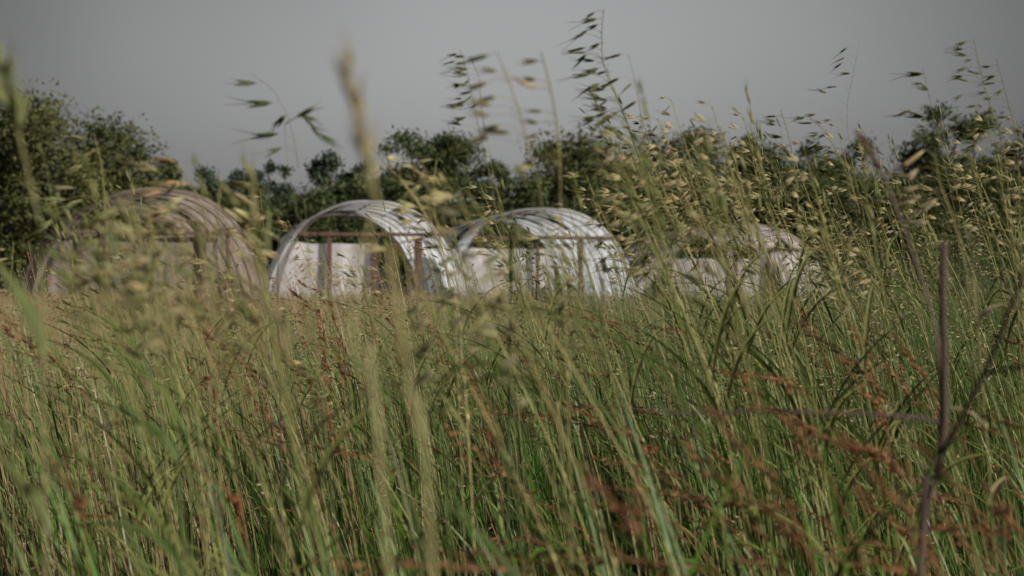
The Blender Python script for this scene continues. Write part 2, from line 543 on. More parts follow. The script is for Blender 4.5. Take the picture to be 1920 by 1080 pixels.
for i, (px, top, hw, lab) in enumerate(far):
    make_tree("tree", lab, px, top, 105 + 4 * (i % 3), hw, 500, 6500, .20, G_HAZE_BLUE if i not in (0, 7, 8) else G_DARK, 26, .36, .8, group="trees on the far skyline")

bush = [(25, 395, 44, 70), (120, 400, 46, 75), (230, 375, 46, 70), (355, 356, 50, 75), (450, 352, 50, 66), (490, 392, 40, 34), (560, 334, 52, 74), (660, 326, 54, 78),
        (760, 322, 54, 75), (860, 325, 54, 75), (960, 318, 55, 75), (1060, 325, 55, 70), (1170, 325, 57, 75), (1270, 325, 57, 78), (1370, 322, 57, 78),
        (1470, 320, 56, 78), (1570, 315, 57, 78), (1665, 318, 50, 80), (1760, 320, 49, 80), (1860, 320, 49, 85)]
where = ["at the left edge under the big tree", "under the big tree left of the brown greenhouse", "behind the left shoulder of the brown greenhouse",
         "behind the right shoulder of the brown greenhouse", "in the gap behind the two left greenhouses", "rounded, small, close between brown and white greenhouse",
         "behind the left shoulder of the white greenhouse", "behind the top of the white greenhouse", "under the flat-topped tree", "behind the gap right of the white greenhouse",
         "behind the left shoulder of the torn greenhouse", "behind the top of the torn greenhouse", "behind the right shoulder of the torn greenhouse",
         "behind the gap left of the smallest greenhouse", "behind the top of the smallest greenhouse", "behind the right shoulder of the smallest greenhouse",
         "right of the smallest greenhouse", "under the left side of the tall right tree", "under the middle of the tall right tree", "near the right edge under the dense tree"]
for (px, top, d, hw), w in zip(bush, where):
    make_tree("bush", "dark green bush " + w, px, top, d, hw * 1.12, 536, 8000, .10, G_DARK if px > 400 else G_WARM, 14, .48, .85, "bushes along the back of the field", "bush", shape=2.0)


def far_wood():
    cen, rad = [], []
    for i in range(150):
        x = random.uniform(-95, 95)
        cen.append((x, random.uniform(140, 160), random.uniform(1.0, 6.5))); rad.append(random.uniform(1.8, 3.6))
    V, T, C = leaf_cloud(cen, rad, .9, 42000, .34, G_HAZE_BLUE, .6)
    V[:, 2] = np.maximum(V[:, 2], .05)
    o = np_mesh("distant_wood", V, np.zeros((0, 4), int), T, C, M_TREE, None, smooth=False)
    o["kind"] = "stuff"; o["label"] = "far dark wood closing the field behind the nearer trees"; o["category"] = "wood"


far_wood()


# ------------------------------------------------------------------ the meadow (nobody could count it)
def patch(x, y, s, seed):
    return (np.sin(x * s + seed) + np.sin(y * s * 1.3 + seed * 2.1) + np.sin((x + y) * s * .7 + seed * 3.7) + np.sin((x - 1.4 * y) * s * 1.9 + seed)) / 4


def scatter(n, d0, d1, half=0.50, tuss=0.0):
    d = np.sqrt(RNG.random(n) * (d1 * d1 - d0 * d0) + d0 * d0)
    a = RNG.uniform(-half, half, n)
    x = np.tan(a) * d
    if tuss:                                   # grass grows in tussocks: pull the plants together
        cell = .34
        gx, gy = np.floor(x / cell), np.floor(d / cell)
        hx = np.mod(np.sin(gx * 127.1 + gy * 311.7) * 43758.5, 1.0)
        hy = np.mod(np.sin(gx * 269.5 + gy * 183.3) * 43758.5, 1.0)
        x = x + tuss * ((gx + .2 + .6 * hx) * cell - x)
        d = d + tuss * ((gy + .2 + .6 * hy) * cell - d)
    return x, d


def lerp(a, b, k):
    return np.asarray(a)[None, :] * (1 - k[:, None]) + np.asarray(b)[None, :] * k[:, None]


def blade_mesh(x, y, h, w, lx, ly, K, cb, ct, droop):
    n = len(x)
    s = np.linspace(0, 1, K + 1)
    ang = RNG.uniform(0, math.pi, n)
    sx, sy = np.cos(ang), np.sin(ang)
    P = np.empty((n, K + 1, 3))
    P[:, :, 0] = x[:, None] + lx[:, None] * s[None] ** 1.8
    P[:, :, 1] = y[:, None] + ly[:, None] * s[None] ** 1.8
    P[:, :, 2] = -.02 + h[:, None] * (s[None] - droop[:, None] * s[None] ** 3.2)
    wd = w[:, None] * (np.minimum(1, .5 + 1.6 * s) * (1 - s ** 2.4) + .04)[None]
    V = np.empty((n, K + 1, 2, 3))
    for j, sg in ((0, -.5), (1, .5)):
        V[:, :, j, 0] = P[:, :, 0] + sg * wd * sx[:, None]
        V[:, :, j, 1] = P[:, :, 1] + sg * wd * sy[:, None]
        V[:, :, j, 2] = P[:, :, 2]
    base = (np.arange(n) * (K + 1) * 2)[:, None, None]
    k = (np.arange(K) * 2)[None, :, None]
    Q = (base + k + np.array([0, 1, 3, 2])[None, None, :]).reshape(-1, 4)
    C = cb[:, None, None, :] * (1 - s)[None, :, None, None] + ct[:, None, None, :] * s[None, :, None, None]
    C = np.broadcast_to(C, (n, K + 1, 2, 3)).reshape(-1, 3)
    return V.reshape(-1, 3), Q, C


def stem_mesh(x, y, h, r, lx, ly, K, cb, ct, droop):
    n = len(x)
    s = np.linspace(0, 1, K + 1)
    P = np.empty((n, K + 1, 3))
    P[:, :, 0] = x[:, None] + lx[:, None] * s[None] ** 1.6 + .012 * np.sin(s[None] * 7 + x[:, None] * 50)
    P[:, :, 1] = y[:, None] + ly[:, None] * s[None] ** 1.6
    P[:, :, 2] = -.02 + h[:, None] * (s[None] - droop[:, None] * s[None] ** 4)
    rad = r[:, None] * (1 - .6 * s)[None]
    V = np.empty((n, K + 1, 3, 3))
    for j in range(3):
        q = 2 * math.pi * j / 3 + .4
        V[:, :, j, 0] = P[:, :, 0] + rad * math.cos(q)
        V[:, :, j, 1] = P[:, :, 1] + rad * math.sin(q)
        V[:, :, j, 2] = P[:, :, 2]
    base = (np.arange(n) * (K + 1) * 3)[:, None, None, None]
    k = (np.arange(K) * 3)[None, :, None, None]
    jj = np.array([[0, 1, 4, 3], [1, 2, 5, 4], [2, 0, 3, 5]])[None, None]
    Q = (base + k + jj).reshape(-1, 4)
    C = cb[:, None, None, :] * (1 - s)[None, :, None, None] + ct[:, None, None, :] * s[None, :, None, None]
    C = np.broadcast_to(C, (n, K + 1, 3, 3)).reshape(-1, 3)
    return V.reshape(-1, 3), Q, C, P


def head_mesh(P, m, L, r, col, hang):
    """m husks strung along the last stretch of each stem, blown to the left"""
    n = len(P)
    t = RNG.uniform(.0, 1.0, (n, m)) ** .8
    A, B = P[:, -2][:, None], P[:, -1][:, None]
    p = A + (B - A) * t[..., None] + RNG.normal(size=(n, m, 3)) * .005
    d = np.empty((n, m, 3))
    d[..., 0] = -1 * hang[:, None] + RNG.normal(size=(n, m)) * .35
    d[..., 1] = RNG.normal(size=(n, m)) * .45
    d[..., 2] = RNG.normal(size=(n, m)) * .30 + .15 * (1 - hang[:, None] * 1.6)
    d /= np.linalg.norm(d, axis=-1)[..., None]
    LL = (L[:, None] * RNG.uniform(.6, 1.3, (n, m)))[..., None]
    rr = (r[:, None] * RNG.uniform(.7, 1.3, (n, m)))[..., None]
    a = np.cross(d, np.array([.3, .2, .93])); a /= np.linalg.norm(a, axis=-1)[..., None] + 1e-9
    b = np.cross(d, a)
    mid = p + d * LL * .4
    V = np.stack([p, mid + a * rr, mid - a * rr * .5 + b * rr * .8, mid - a * rr * .5 - b * rr * .8, p + d * LL + np.array([0, 0, -.15]) * LL], 2).reshape(-1, 3)
    q = (np.arange(n * m) * 5)[:, None, None]
    T = (q + np.array([[0, 2, 1], [0, 3, 2], [0, 1, 3], [1, 2, 4], [2, 3, 4], [3, 1, 4]])[None]).reshape(-1, 3)
    C = (col[:, None, :] * RNG.uniform(.65, 1.35, (n, m, 1)))
    C = np.repeat(C.reshape(-1, 3), 5, axis=0)
    return V, T, C


def tall_density(u):
    return np.interp(u, [-.45, -.32, -.19, -.15, -.03, .03, .10, .22, .27, .45], [.30, .30, .30, .22, .20, .32, .36, .42, 1.0, 1.0])


def rootless(x, y):
    """keeps the greenhouse floors free of meadow"""
    return y < 33.5 + 0 * x


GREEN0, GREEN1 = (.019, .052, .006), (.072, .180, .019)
OLIVE, STRAW, PALE, RUST, PINK = (.108, .185, .036), (.25, .185, .088), (.40, .335, .20), (.18, .075, .040), (.36, .21, .14)

Vs, Qs, Cs, off = [], [], [], 0
for (n, d0, d1, h0, h1, w0, w1, K) in ((5600, 1.9, 5.0, .35, .86, .005, .013, 6), (19000, 5.0, 12.0, .30, .90, .006, .014, 5), (34000, 12.0, 33.0, .5, .95, .010, .020, 3)):
    x, y = scatter(n, d0, d1, tuss=.55 if d1 < 13 else .3)
    pt = patch(x, y, .8, 1.3)
    h = RNG.uniform(h0, h1, n) * (1 + .12 * pt)
    w = RNG.uniform(w0, w1, n)
    tus = np.mod(np.sin(np.floor(x / .34) * 127.1 + np.floor(y / .34) * 311.7) * 43758.5, 1.0) - .5
    h = h * (1 + .35 * tus)
    k = np.clip(.10 + .5 * tus + .6 * patch(x, y, .55, 4.0) + RNG.normal(size=n) * .22 + np.clip((-x / np.maximum(y, 1)) - .05, -.3, .35) * .8, 0, 1)
    left = np.clip(-x / np.maximum(y, 1) - .04, 0, .3) / .3
    dry = (RNG.random(n) < .09 + .42 * left)
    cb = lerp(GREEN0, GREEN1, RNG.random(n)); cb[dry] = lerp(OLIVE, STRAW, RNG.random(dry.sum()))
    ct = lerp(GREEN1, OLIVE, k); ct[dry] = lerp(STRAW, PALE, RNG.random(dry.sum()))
    ct = ct * (1 - .45 * left[:, None]) + np.array((.22, .155, .08))[None] * .45 * left[:, None]
    ct *= RNG.uniform(.7, 1.3, (n, 1))
    lx = (RNG.normal(size=n) * .07 - .13) * h
    ly = RNG.normal(size=n) * .09
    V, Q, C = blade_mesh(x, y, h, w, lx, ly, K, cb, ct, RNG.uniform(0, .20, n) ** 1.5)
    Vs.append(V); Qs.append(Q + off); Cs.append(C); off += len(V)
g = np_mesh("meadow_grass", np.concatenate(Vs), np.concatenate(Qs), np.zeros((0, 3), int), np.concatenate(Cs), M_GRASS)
g["kind"] = "stuff"; g["label"] = "long green and olive grass leaves filling the meadow"; g["category"] = "grass"

Vs, Qs, Cs, off = [], [], [], 0
Hv, Ht_, Hc, hoff = [], [], [], 0
for (n, d0, d1, h0, h1, r0, r1, K, m, hl, hr) in ((1900, 2.0, 5.0, .50, 1.0, .0011, .0026, 7, 6, .017, .0016),
                                               (11000, 5.0, 12.0, .55, 1.08, .0014, .0034, 6, 7, .026, .0024),
                                               (2600, 3.5, 11.0, 1.0, 1.34, .0012, .0018, 7, 9, .022, .0022),
                                               (26000, 12.0, 33.0, .70, 1.12, .0028, .0048, 4, 5, .050, .0075)):
    x, y = scatter(n, d0, d1, tuss=.45 if d1 < 13 else .2)
    u = x / np.maximum(y, 1)
    h = RNG.uniform(h0, h1, n) * (1 + .07 * patch(x, y, .9, 2.2))
    tus = np.mod(np.sin(np.floor(x / .34) * 127.1 + np.floor(y / .34) * 311.7) * 43758.5, 1.0) - .5
    tone = np.clip(.24 + .55 * tus - 1.2 * u + .6 * patch(x, y, .6, 7.7) + RNG.normal(size=n) * .30, 0, 1)
    cb = lerp(GREEN1, STRAW, np.clip(tone * 1.1 - .2, 0, 1))
    ct = lerp(OLIVE, PALE, np.clip(tone * .9 + RNG.normal(size=n) * .25 - .05, 0, 1)) * RNG.uniform(.5, 1.4, (n, 1))
    vp = RNG.random(n) < .055                   # bleached old stems
    ct[vp] = (.55, .50, .37); cb[vp] = (.36, .32, .19)
    pinkish = RNG.random(n) < np.clip(.32 - u * 1.6, .06, .75)
    ct[pinkish] = lerp(PINK, STRAW, RNG.random(pinkish.sum()))
    lx = RNG.normal(size=n) * .055 - .15
    ly = RNG.normal(size=n) * .07
    V, Q, C, P = stem_mesh(x, y, h, RNG.uniform(r0, r1, n), lx, ly, K, cb, ct, RNG.uniform(0, .10, n))
    Vs.append(V); Qs.append(Q + off); Cs.append(C); off += len(V)
    sel = RNG.random(n) < (.30 if d1 < 13 else .45)
    hc = lerp(STRAW, PALE, RNG.random(n))
    rust = RNG.random(n) < np.clip((.42 if d1 < 13 else .66) + .35 * patch(x, y, .7, 3.3) + .25 * np.abs(u), .1, .75)
    hc[rust] = lerp(RUST, PINK, RNG.random(rust.sum()) ** 1.3)
    V, T, C = head_mesh(P[sel], m, np.full(sel.sum(), hl), np.full(sel.sum(), hr), hc[sel], RNG.uniform(.2, 1, sel.sum()))
    Hv.append(V); Ht_.append(T + hoff); Hc.append(C); hoff += len(V)
nv = off
g = np_mesh("dry_seeding_grass", np.concatenate(Vs + Hv), np.concatenate(Qs), np.concatenate(Ht_) + nv, np.concatenate(Cs + Hc), M_STRAW)
g["kind"] = "stuff"; g["label"] = "straw and rust coloured seeding grass stems over the meadow"; g["category"] = "grass"


# taller green growth standing over the field, thickest on the right
Vs, Qs, Cs, Hv, Ht_, Hc, off, hoff = [], [], [], [], [], [], 0, 0
x, y = scatter(6500, 2.2, 7.5, .46)
u = x / y
keep = RNG.random(len(x)) < tall_density(u)
x, y, u = x[keep], y[keep], u[keep]
n = len(x)
ytop = 545 - (60 + 200 * np.interp(u, [-.3, -.1, .05, .16, .4], [.35, .15, .4, .95, 1.0])) * RNG.random(n) ** 1.4
h = (CAM_H - (ytop - 540) / F * y) * RNG.uniform(.85, 1.0, n)
tone = RNG.random(n)
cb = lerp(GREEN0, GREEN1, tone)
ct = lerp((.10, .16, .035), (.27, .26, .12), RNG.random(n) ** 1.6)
lx, ly = (RNG.normal(size=n) * .06 - .17) * h, RNG.normal(size=n) * .08
V, Q, C, P = stem_mesh(x, y, h, RNG.uniform(.0009, .0017, n), lx, ly, 9, cb, ct, RNG.uniform(0, .05, n))
Vs.append(V); Qs.append(Q + off); Cs.append(C); off += len(V)
for rep_ in range(3):                                    # leaves along the stems
    k = RNG.integers(2, 7, n)
    p = P[np.arange(n), k]
    ln = RNG.uniform(.12, .34, n)
    V, Q, C = blade_mesh(p[:, 0], p[:, 1], ln * .85, RNG.uniform(.004, .009, n), ln * (RNG.normal(size=n) * .22 - .28), ln * RNG.normal(size=n) * .3, 6, cb * 1.1, ct, RNG.uniform(.0, .38, n))
    V[:, 2] += np.repeat(p[:, 2], 14)
    Vs.append(V); Qs.append(Q + off); Cs.append(C); off += len(V)
sel = RNG.random(n) < .38
hc = lerp((.22, .23, .10), PALE, RNG.random(sel.sum()))
V, T, C = head_mesh(P[sel], 10, np.full(sel.sum(), .020), np.full(sel.sum(), .0017), hc, RNG.uniform(.1, .9, sel.sum()))
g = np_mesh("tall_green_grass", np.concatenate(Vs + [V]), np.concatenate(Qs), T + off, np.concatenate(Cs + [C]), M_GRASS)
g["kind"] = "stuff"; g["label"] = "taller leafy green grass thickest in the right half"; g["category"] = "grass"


# ------------------------------------------------------------------ single tall grass stalks
def smooth_path(pts, n):
    Q = catmull(pts, max(60, n * 4))
    L = [0.0]
    for a, b in zip(Q, Q[1:]):
        L.append(L[-1] + (b - a).length)
    out, k = [], 0
    for i in range(n):
        s = L[-1] * i / (n - 1)
        while k < len(L) - 2 and L[k + 1] < s:
            k += 1
        out.append(Q[k].lerp(Q[k + 1], min(1, (s - L[k]) / max(1e-9, L[k + 1] - L[k]))))
    return out


def catmull(pts, n):
    pts = [Vector(p) for p in pts]
    if len(pts) == 2:
        return [pts[0].lerp(pts[1], i / (n - 1)) for i in range(n)]
    P = [pts[0] * 2 - pts[1]] + pts + [pts[-1] * 2 - pts[-2]]
    out = []
    segs = len(pts) - 1
    for i in range(n):
        u = i / (n - 1) * segs
        k = min(int(u), segs - 1); t = u - k
        a, b, c, d = P[k:k + 4]
        out.append(0.5 * ((2 * b) + (c - a) * t + (2 * a - 5 * b + 4 * c - d) * t * t + (3 * b - a - 3 * c + d) * t ** 3))
    return out


GREENSEED, DARKSEED, STRAWSEED, RUSTSEED = (.17, .19, .075), (.11, .125, .055), (.42, .36, .19), (.26, .10, .045)


def build_stalk(root, path, kind, stem_r, seed_c, stem_c, stem_c2, head_frac, n_sp, sp_len, wind=-1.0, leaves=(), spread=.045):
    """path runs from the ground to the tip in the root's own space"""
    N = 44
    P = smooth_path(path, N)
    m = MB()
    m.tube(P, [stem_r * (1 - .72 * (i / (N - 1)) ** 1.2) for i in range(N)], 6, stem_c, stem_c2)
    for q in (.28, .52, .74):                                  # swollen nodes
        k = int(q * N)
        m.tube([P[k] + (P[k + 1] - P[k]) * -.12, P[k] + (P[k + 1] - P[k]) * .12], stem_r * 1.25, 6, stem_c2)
    m.build("stem", M_STRAW, root)
    if n_sp:
        h = MB()
        k0 = max(0, int((1 - head_frac) * (N - 1)))
        h.tube(P[k0:], [stem_r * .75 * (1 - .5 * i / max(1, N - 1 - k0)) for i in range(N - k0)], 5, stem_c2)   # the rachis
        for i in range(n_sp):
            u = 1 - head_frac * ((i + random.uniform(.1, .9)) / n_sp) ** .9
            f = u * (N - 1); k = min(int(f), N - 2)
            p = P[k].lerp(P[k + 1], f - k)
            t = (P[k + 1] - P[k]).normalized()
            if kind == 'upright':                               # branches rise and spread both ways
                s = -1 if i % 2 else 1
                d0 = (t + Vector((s * random.uniform(.25, .7) - .15, random.gauss(0, .4), random.uniform(-.1, .2)))).normalized()
                b = p + d0 * spread * random.uniform(.3, 1.0)
                h.tube([p, p.lerp(b, .6) + Vector((0, 0, .003)), b], [stem_r * .28, stem_r * .22, stem_r * .16], 3, stem_c2, None, False)
                h.spikelet(b, d0 + Vector((-.35, random.gauss(0, .2), random.uniform(-.2, .1))), sp_len * random.uniform(.7, 1.2), jit(seed_c, .25), random.choice([0, .3, .6]), .12)
            elif kind == 'brush':                               # dense ragged plume, blown to the left
                q = p + Vector((random.uniform(-.35, .2), random.gauss(0, .2), random.uniform(-.1, .3))) * spread
                d0 = t + Vector((random.uniform(-.9, .25), random.gauss(0, .4), random.uniform(-.35, .3)))
                h.tube([p, q], [stem_r * .3, stem_r * .2], 3, stem_c2, None, False)
                h.spikelet(q, d0, sp_len * random.uniform(.5, 1.3), jit(random.choice([seed_c, seed_c, tuple(x * .45 for x in seed_c)]), .3), random.choice([0, .3]), .2)
            elif kind == 'spike':
                d = (t * 1.0 + Vector((random.gauss(0, .35), random.gauss(0, .35), random.gauss(0, .2)))).normalized()
                h.spikelet(p, d, sp_len * random.uniform(.8, 1.2), jit(seed_c, .25), .35, .16)
            else:
                env = (1 - u) / head_frac                       # lower branches are longer
                br = spread * (.25 + env) * random.uniform(.5, 1.3)
                side = 1 if random.random() < .22 else -1
                d0 = Vector((wind * -side * (1 if side < 0 else -.6) * -1 * random.uniform(.4, 1), random.gauss(0, .5), random.uniform(.1, .9)))
                d0 = Vector((wind * random.uniform(.3, 1.0) if side < 0 else -wind * random.uniform(.1, .6), random.gauss(0, .45), random.uniform(.1, .9))).normalized()
                a = p + d0 * br * .6
                b = a + Vector((wind * br * .5, random.gauss(0, .2) * br, random.uniform(-.25, .15) * br))
                h.tube([p, a, b], [stem_r * .28, stem_r * .22, stem_r * .16], 3, stem_c2, None, False)
                d = Vector((wind * random.uniform(.5, 1.0), random.gauss(0, .35), random.uniform(-.55, .2)))
                h.spikelet(b, d, sp_len * random.uniform(.75, 1.25), jit(seed_c, .25), random.choice([.3, .6, .9]))
        h.build("seed_head", M_SEED, root)
    for (u, ang, ln, wd, dr, c) in leaves:
        f = u * (N - 1); k = min(int(f), N - 2)
        p = P[k].lerp(P[k + 1], f - k)
        hx, hy = math.cos(ang), math.sin(ang)
        pts = []
        for i in range(12):
            s = i / 11
            pts.append(p + Vector((hx * ln * (.25 * s + .65 * s ** 1.6), hy * ln * (.25 * s + .65 * s ** 1.6), ln * (.95 * s - dr * s ** 2.1))))
        lb = MB()
        lb.ribbon(pts, wd, (-hy, hx, 0), jit(c, .15), jit(tuple(min(1, q * 1.35) for q in c), .15))
        lb.build("leaf", M_GRASS, root)


def hero(label, cat, name, px_path, d, kind='oat', stem_r=.0013, seed=GREENSEED, stem_c=(.16, .17, .06), stem_c2=(.30, .27, .12), head=.3, n=14, sp=.026,
         leaves=(), dy=0.0, spread=.045, wind=-1.0, group=None):
    """px_path: photo pixels from the tip downwards; the stalk goes on to its root in the soil"""
    P = [at(px, py, d + dy * i / max(1, len(px_path) - 1)) for i, (px, py) in enumerate(px_path)]
    a, b = P[-2], P[-1]
    if b.z > .03:
        sl = (b - a); sl = sl / max(.05, -sl.z)
        run = b.z
        P.append(Vector((b.x + sl.x * run * .6, b.y + sl.y * run * .4, -.02)))
    P.reverse()
    o = P[0].copy(); o.z = 0
    root = thing(name, label, cat, o, group)
    total = sum((b - a).length for a, b in zip(P, P[1:]))
    build_stalk(root, [p - o for p in P], kind, stem_r, seed, stem_c, stem_c2, min(.6, head * 800 * d / F / total), n, sp, wind, leaves, spread)
    return root


LG, LO, LS = (.07, .11, .025), (.15, .16, .05), (.36, .30, .15)
# ---- left
hero("big blurred green reed with upright leaves at the left edge", "reed", "reed_stalk", [(5, 130), (45, 300), (72, 400), (76, 560), (80, 700)], .85, 'spike', .0021, (.20, .21, .09),
     (.15, .14, .06), (.22, .22, .09), .16, 16, .026, [(.72, 2.6, .08, .010, .2, (.11, .13, .045)), (.74, .5, .05, .008, .1, (.26, .26, .12)), (.80, 2.4, .08, .011, .15, (.12, .14, .05))])
hero("short seed stalk poking up at the left edge beside the brown greenhouse", "grass stalk", "grass_stalk", [(25, 455), (22, 500), (18, 560), (20, 640)], 2.0, 'oat', .0013, STRAWSEED, head=.2, n=9)
hero("thin stalk with drooping pale husks before the big left tree", "grass stalk", "grass_stalk", [(176, 250), (192, 320), (198, 430), (205, 560)], 1.7, 'oat', .0013, (.30, .29, .14), head=.22, n=11, sp=.028)
hero("pale branching oat stalk in front of the brown greenhouse's right shoulder", "grass stalk", "grass_stalk", [(325, 300), (380, 385), (392, 470), (400, 590)], 1.45, 'oat', .0016, STRAWSEED, head=.3, n=16, sp=.034, spread=.05, leaves=[(.8, .5, .06, .008, .2, LS), (.72, 2.7, .06, .007, .3, LO)])
hero("pale oat stalk with wide open husks left of the brown greenhouse's beam end", "grass stalk", "grass_stalk", [(415, 330), (408, 400), (402, 480), (398, 600)], 1.5, 'oat', .0015, (.45, .40, .22), head=.25, n=12, sp=.036, wind=.8, leaves=[(.78, .35, .06, .009, .1, LS)])
hero("slim stalk leaning right across the brown greenhouse's front", "grass stalk", "grass_stalk", [(232, 370), (262, 450), (285, 560), (300, 690)], 1.3, 'oat', .0014, (.27, .25, .12), head=.3, n=12, sp=.026)
hero("olive leafy stalk crossing the middle of the brown greenhouse", "grass stalk", "grass_stalk", [(340, 445), (352, 520), (360, 600), (372, 760)], 1.2, 'oat', .0018, (.24, .24, .11), head=.25, n=12, sp=.026, leaves=[(.7, 2.8, .25, .012, .6, LO), (.6, .2, .22, .012, .5, LG), (.5, 3.3, .2, .012, .5, LO)])
hero("fine reedy stalk with upright pale husks in the gap between the two left greenhouses", "grass stalk", "grass_stalk", [(487, 360), (492, 400), (496, 470), (500, 580)], 3.2, 'oat', .0014, (.42, .42, .26), head=.2, n=10, sp=.026)
# ---- the nodding head against the sky left of centre
hero("dark nodding seed stalk high in the empty sky left of centre", "grass stalk", "grass_stalk", [(470, 138), (520, 178), (552, 262), (566, 380), (585, 560)], 1.7, 'oat', .0006, DARKSEED, (.2, .2, .09), (.22, .22, .11), .24, 5, .032, spread=.015)
hero("fat drooping green oat spike below the dark nodding one in the left sky", "grass stalk", "grass_stalk", [(604, 256), (572, 222), (535, 208), (540, 300), (562, 430), (590, 600)], 1.5, 'spike', .0009, (.13, .15, .05), (.2, .2, .09), (.22, .22, .11), .10, 7, .022)
# ---- broad blurred stalks close to the lens
hero("very blurred pale seed spike rising alone into the sky left of centre", "grass stalk", "grass_stalk", [(652, 128), (668, 215), (696, 320), (704, 430), (652, 560), (690, 760), (720, 960)], .62, 'spike', .0021, (.30, .27, .15), (.32, .30, .13), (.42, .38, .19), .30, 20, .015)
hero("thick blurred straw stem with an orange tip running down left of centre", "grass stalk", "grass_stalk", [(728, 455), (740, 560), (758, 660), (782, 830), (812, 1075)], .62, 'spike', .0026, (.36, .25, .13), (.31, .33, .12), (.38, .34, .16), .16, 6, .007)
hero("bent pale stalk arching down to the right over the white greenhouse", "grass stalk", "grass_stalk", [(716, 300), (770, 360), (812, 430), (838, 500), (862, 600), (866, 700), (880, 860)], 1.6, 'oat', .0021, (.44, .38, .20), (.27, .26, .11), (.42, .36, .18), .16, 9, .024, [(.72, 2.4, .10, .008, .1, LO), (.66, .7, .07, .008, .1, (.25, .25, .11))], wind=.6)
hero("yellow-green stalk beside the bent pale one over the white greenhouse", "grass stalk", "grass_stalk", [(818, 300), (812, 380), (830, 470), (850, 580), (858, 700)], 1.7, 'oat', .0016, (.36, .34, .16), head=.2, n=9, sp=.026)
# ---- centre sky
hero("fine tall oat stalk with a ladder of dark husks in the centre sky", "grass stalk", "grass_stalk", [(862, 92), (880, 150), (892, 215), (912, 300), (930, 400), (948, 560)], 2.0, 'oat', .0009, DARKSEED, (.2, .2, .09), (.25, .24, .12), .30, 13, .021, spread=.03)
hero("tall stalk with pale green clustered husks right of the ladder-like one", "grass stalk", "grass_stalk", [(882, 104), (898, 140), (905, 220), (925, 330), (955, 560)], 1.9, 'oat', .0009, (.24, .24, .12), head=.16, n=12, sp=.020, spread=.022)
hero("blurred olive seed cluster at the middle of the sky", "grass stalk", "grass_stalk", [(932, 98), (965, 180), (985, 250), (1000, 330), (1030, 560)], 1.25, 'oat', .0012, (.24, .23, .10), head=.28, n=9, sp=.022, spread=.03)
hero("blurred stalk with two pointed husks in the sky above the round tree", "grass stalk", "grass_stalk", [(1015, 98), (1036, 180), (1046, 250), (1050, 330), (1052, 440), (1060, 600)], 1.3, 'oat', .0016, (.33, .30, .15), head=.3, n=8, sp=.024, spread=.025)
hero("tallest stalk with dark drooping husks reaching nearly to the top edge", "grass stalk", "grass_stalk", [(1132, 16), (1128, 70), (1133, 130), (1165, 200), (1200, 300), (1232, 420), (1262, 600)], 2.0, 'oat', .0014, DARKSEED, (.18, .19, .07), (.20, .20, .09), .44, 34, .024, spread=.045)
hero("second tall dark stalk close behind the tallest one's lower husks", "grass stalk", "grass_stalk", [(1138, 128), (1160, 190), (1186, 260), (1210, 350), (1240, 560)], 2.1, 'oat', .0012, (.10, .115, .045), head=.3, n=16, sp=.023)
hero("stalk with one small pointed husk just right of the tallest", "grass stalk", "grass_stalk", [(1178, 100), (1196, 180), (1212, 300), (1240, 560)], 1.9, 'oat', .0007, (.17, .17, .08), head=.18, n=5, sp=.024, spread=.03)
# ---- right sky
hero("fine stalk with dark husks over the dark tree right of centre", "grass stalk", "grass_stalk", [(1463, 205), (1478, 250), (1492, 330), (1500, 430), (1520, 600)], 2.3, 'oat', .0012, DARKSEED, head=.26, n=14, sp=.022)
hero("stalk with a thick dark arching husk cluster left of the skyline dip", "grass stalk", "grass_stalk", [(1518, 222), (1548, 246), (1590, 330), (1620, 430), (1650, 600)], 2.4, 'oat', .0012, (.085, .095, .04), head=.26, n=15, sp=.023)
hero("hair-thin stalk with tiny scattered husks above the skyline dip", "grass stalk", "grass_stalk", [(1612, 76), (1598, 150), (1588, 210), (1600, 320), (1640, 560)], 2.5, 'oat', .0006, (.12, .12, .06), head=.32, n=14, sp=.018, spread=.06)
hero("thick blurred red-brown stem slanting down from the skyline dip", "weed stem", "weed_stem", [(1618, 258), (1660, 340), (1692, 420), (1726, 520), (1758, 640), (1764, 800), (1747, 940), (1727, 1078)], 1.22, 'spike', .0034, (.12, .07, .055), (.075, .05, .042), (.12, .08, .065), .05, 4, .014)
hero("thin stalk with two dark husks in the sky left of the right-hand tree", "grass stalk", "grass_stalk", [(1730, 128), (1742, 180), (1760, 260), (1790, 400), (1820, 600)], 2.1, 'oat', .0008, (.10, .10, .04), head=.16, n=6, sp=.026, spread=.03)
hero("tall stalk with forked husks near the top right corner", "grass stalk", "grass_stalk", [(1826, 72), (1838, 130), (1858, 200), (1880, 270), (1895, 400), (1910, 600)], 2.1, 'oat', .0012, (.11, .12, .05), head=.36, n=24, sp=.021, spread=.045)
hero("green stalk closing the tall group along the right edge", "grass stalk", "grass_stalk", [(1868, 110), (1890, 190), (1906, 260), (1912, 400), (1918, 600)], 2.2, 'oat', .0012, (.15, .16, .07), head=.3, n=14, sp=.021)
hero("stalk hung with pale dried leaves before the right-hand tree", "grass stalk", "grass_stalk", [(1752, 288), (1764, 350), (1790, 420), (1822, 560), (1840, 700)], 1.45, 'oat', .0017, (.42, .36, .22), head=.2, n=8, sp=.03, leaves=[(.82, .3, .07, .010, .7, (.38, .31, .20)), (.74, 2.8, .06, .010, .6, (.36, .30, .20)), (.68, .9, .06, .010, .5, LS), (.6, 3.3, .09, .009, .2, LO)])
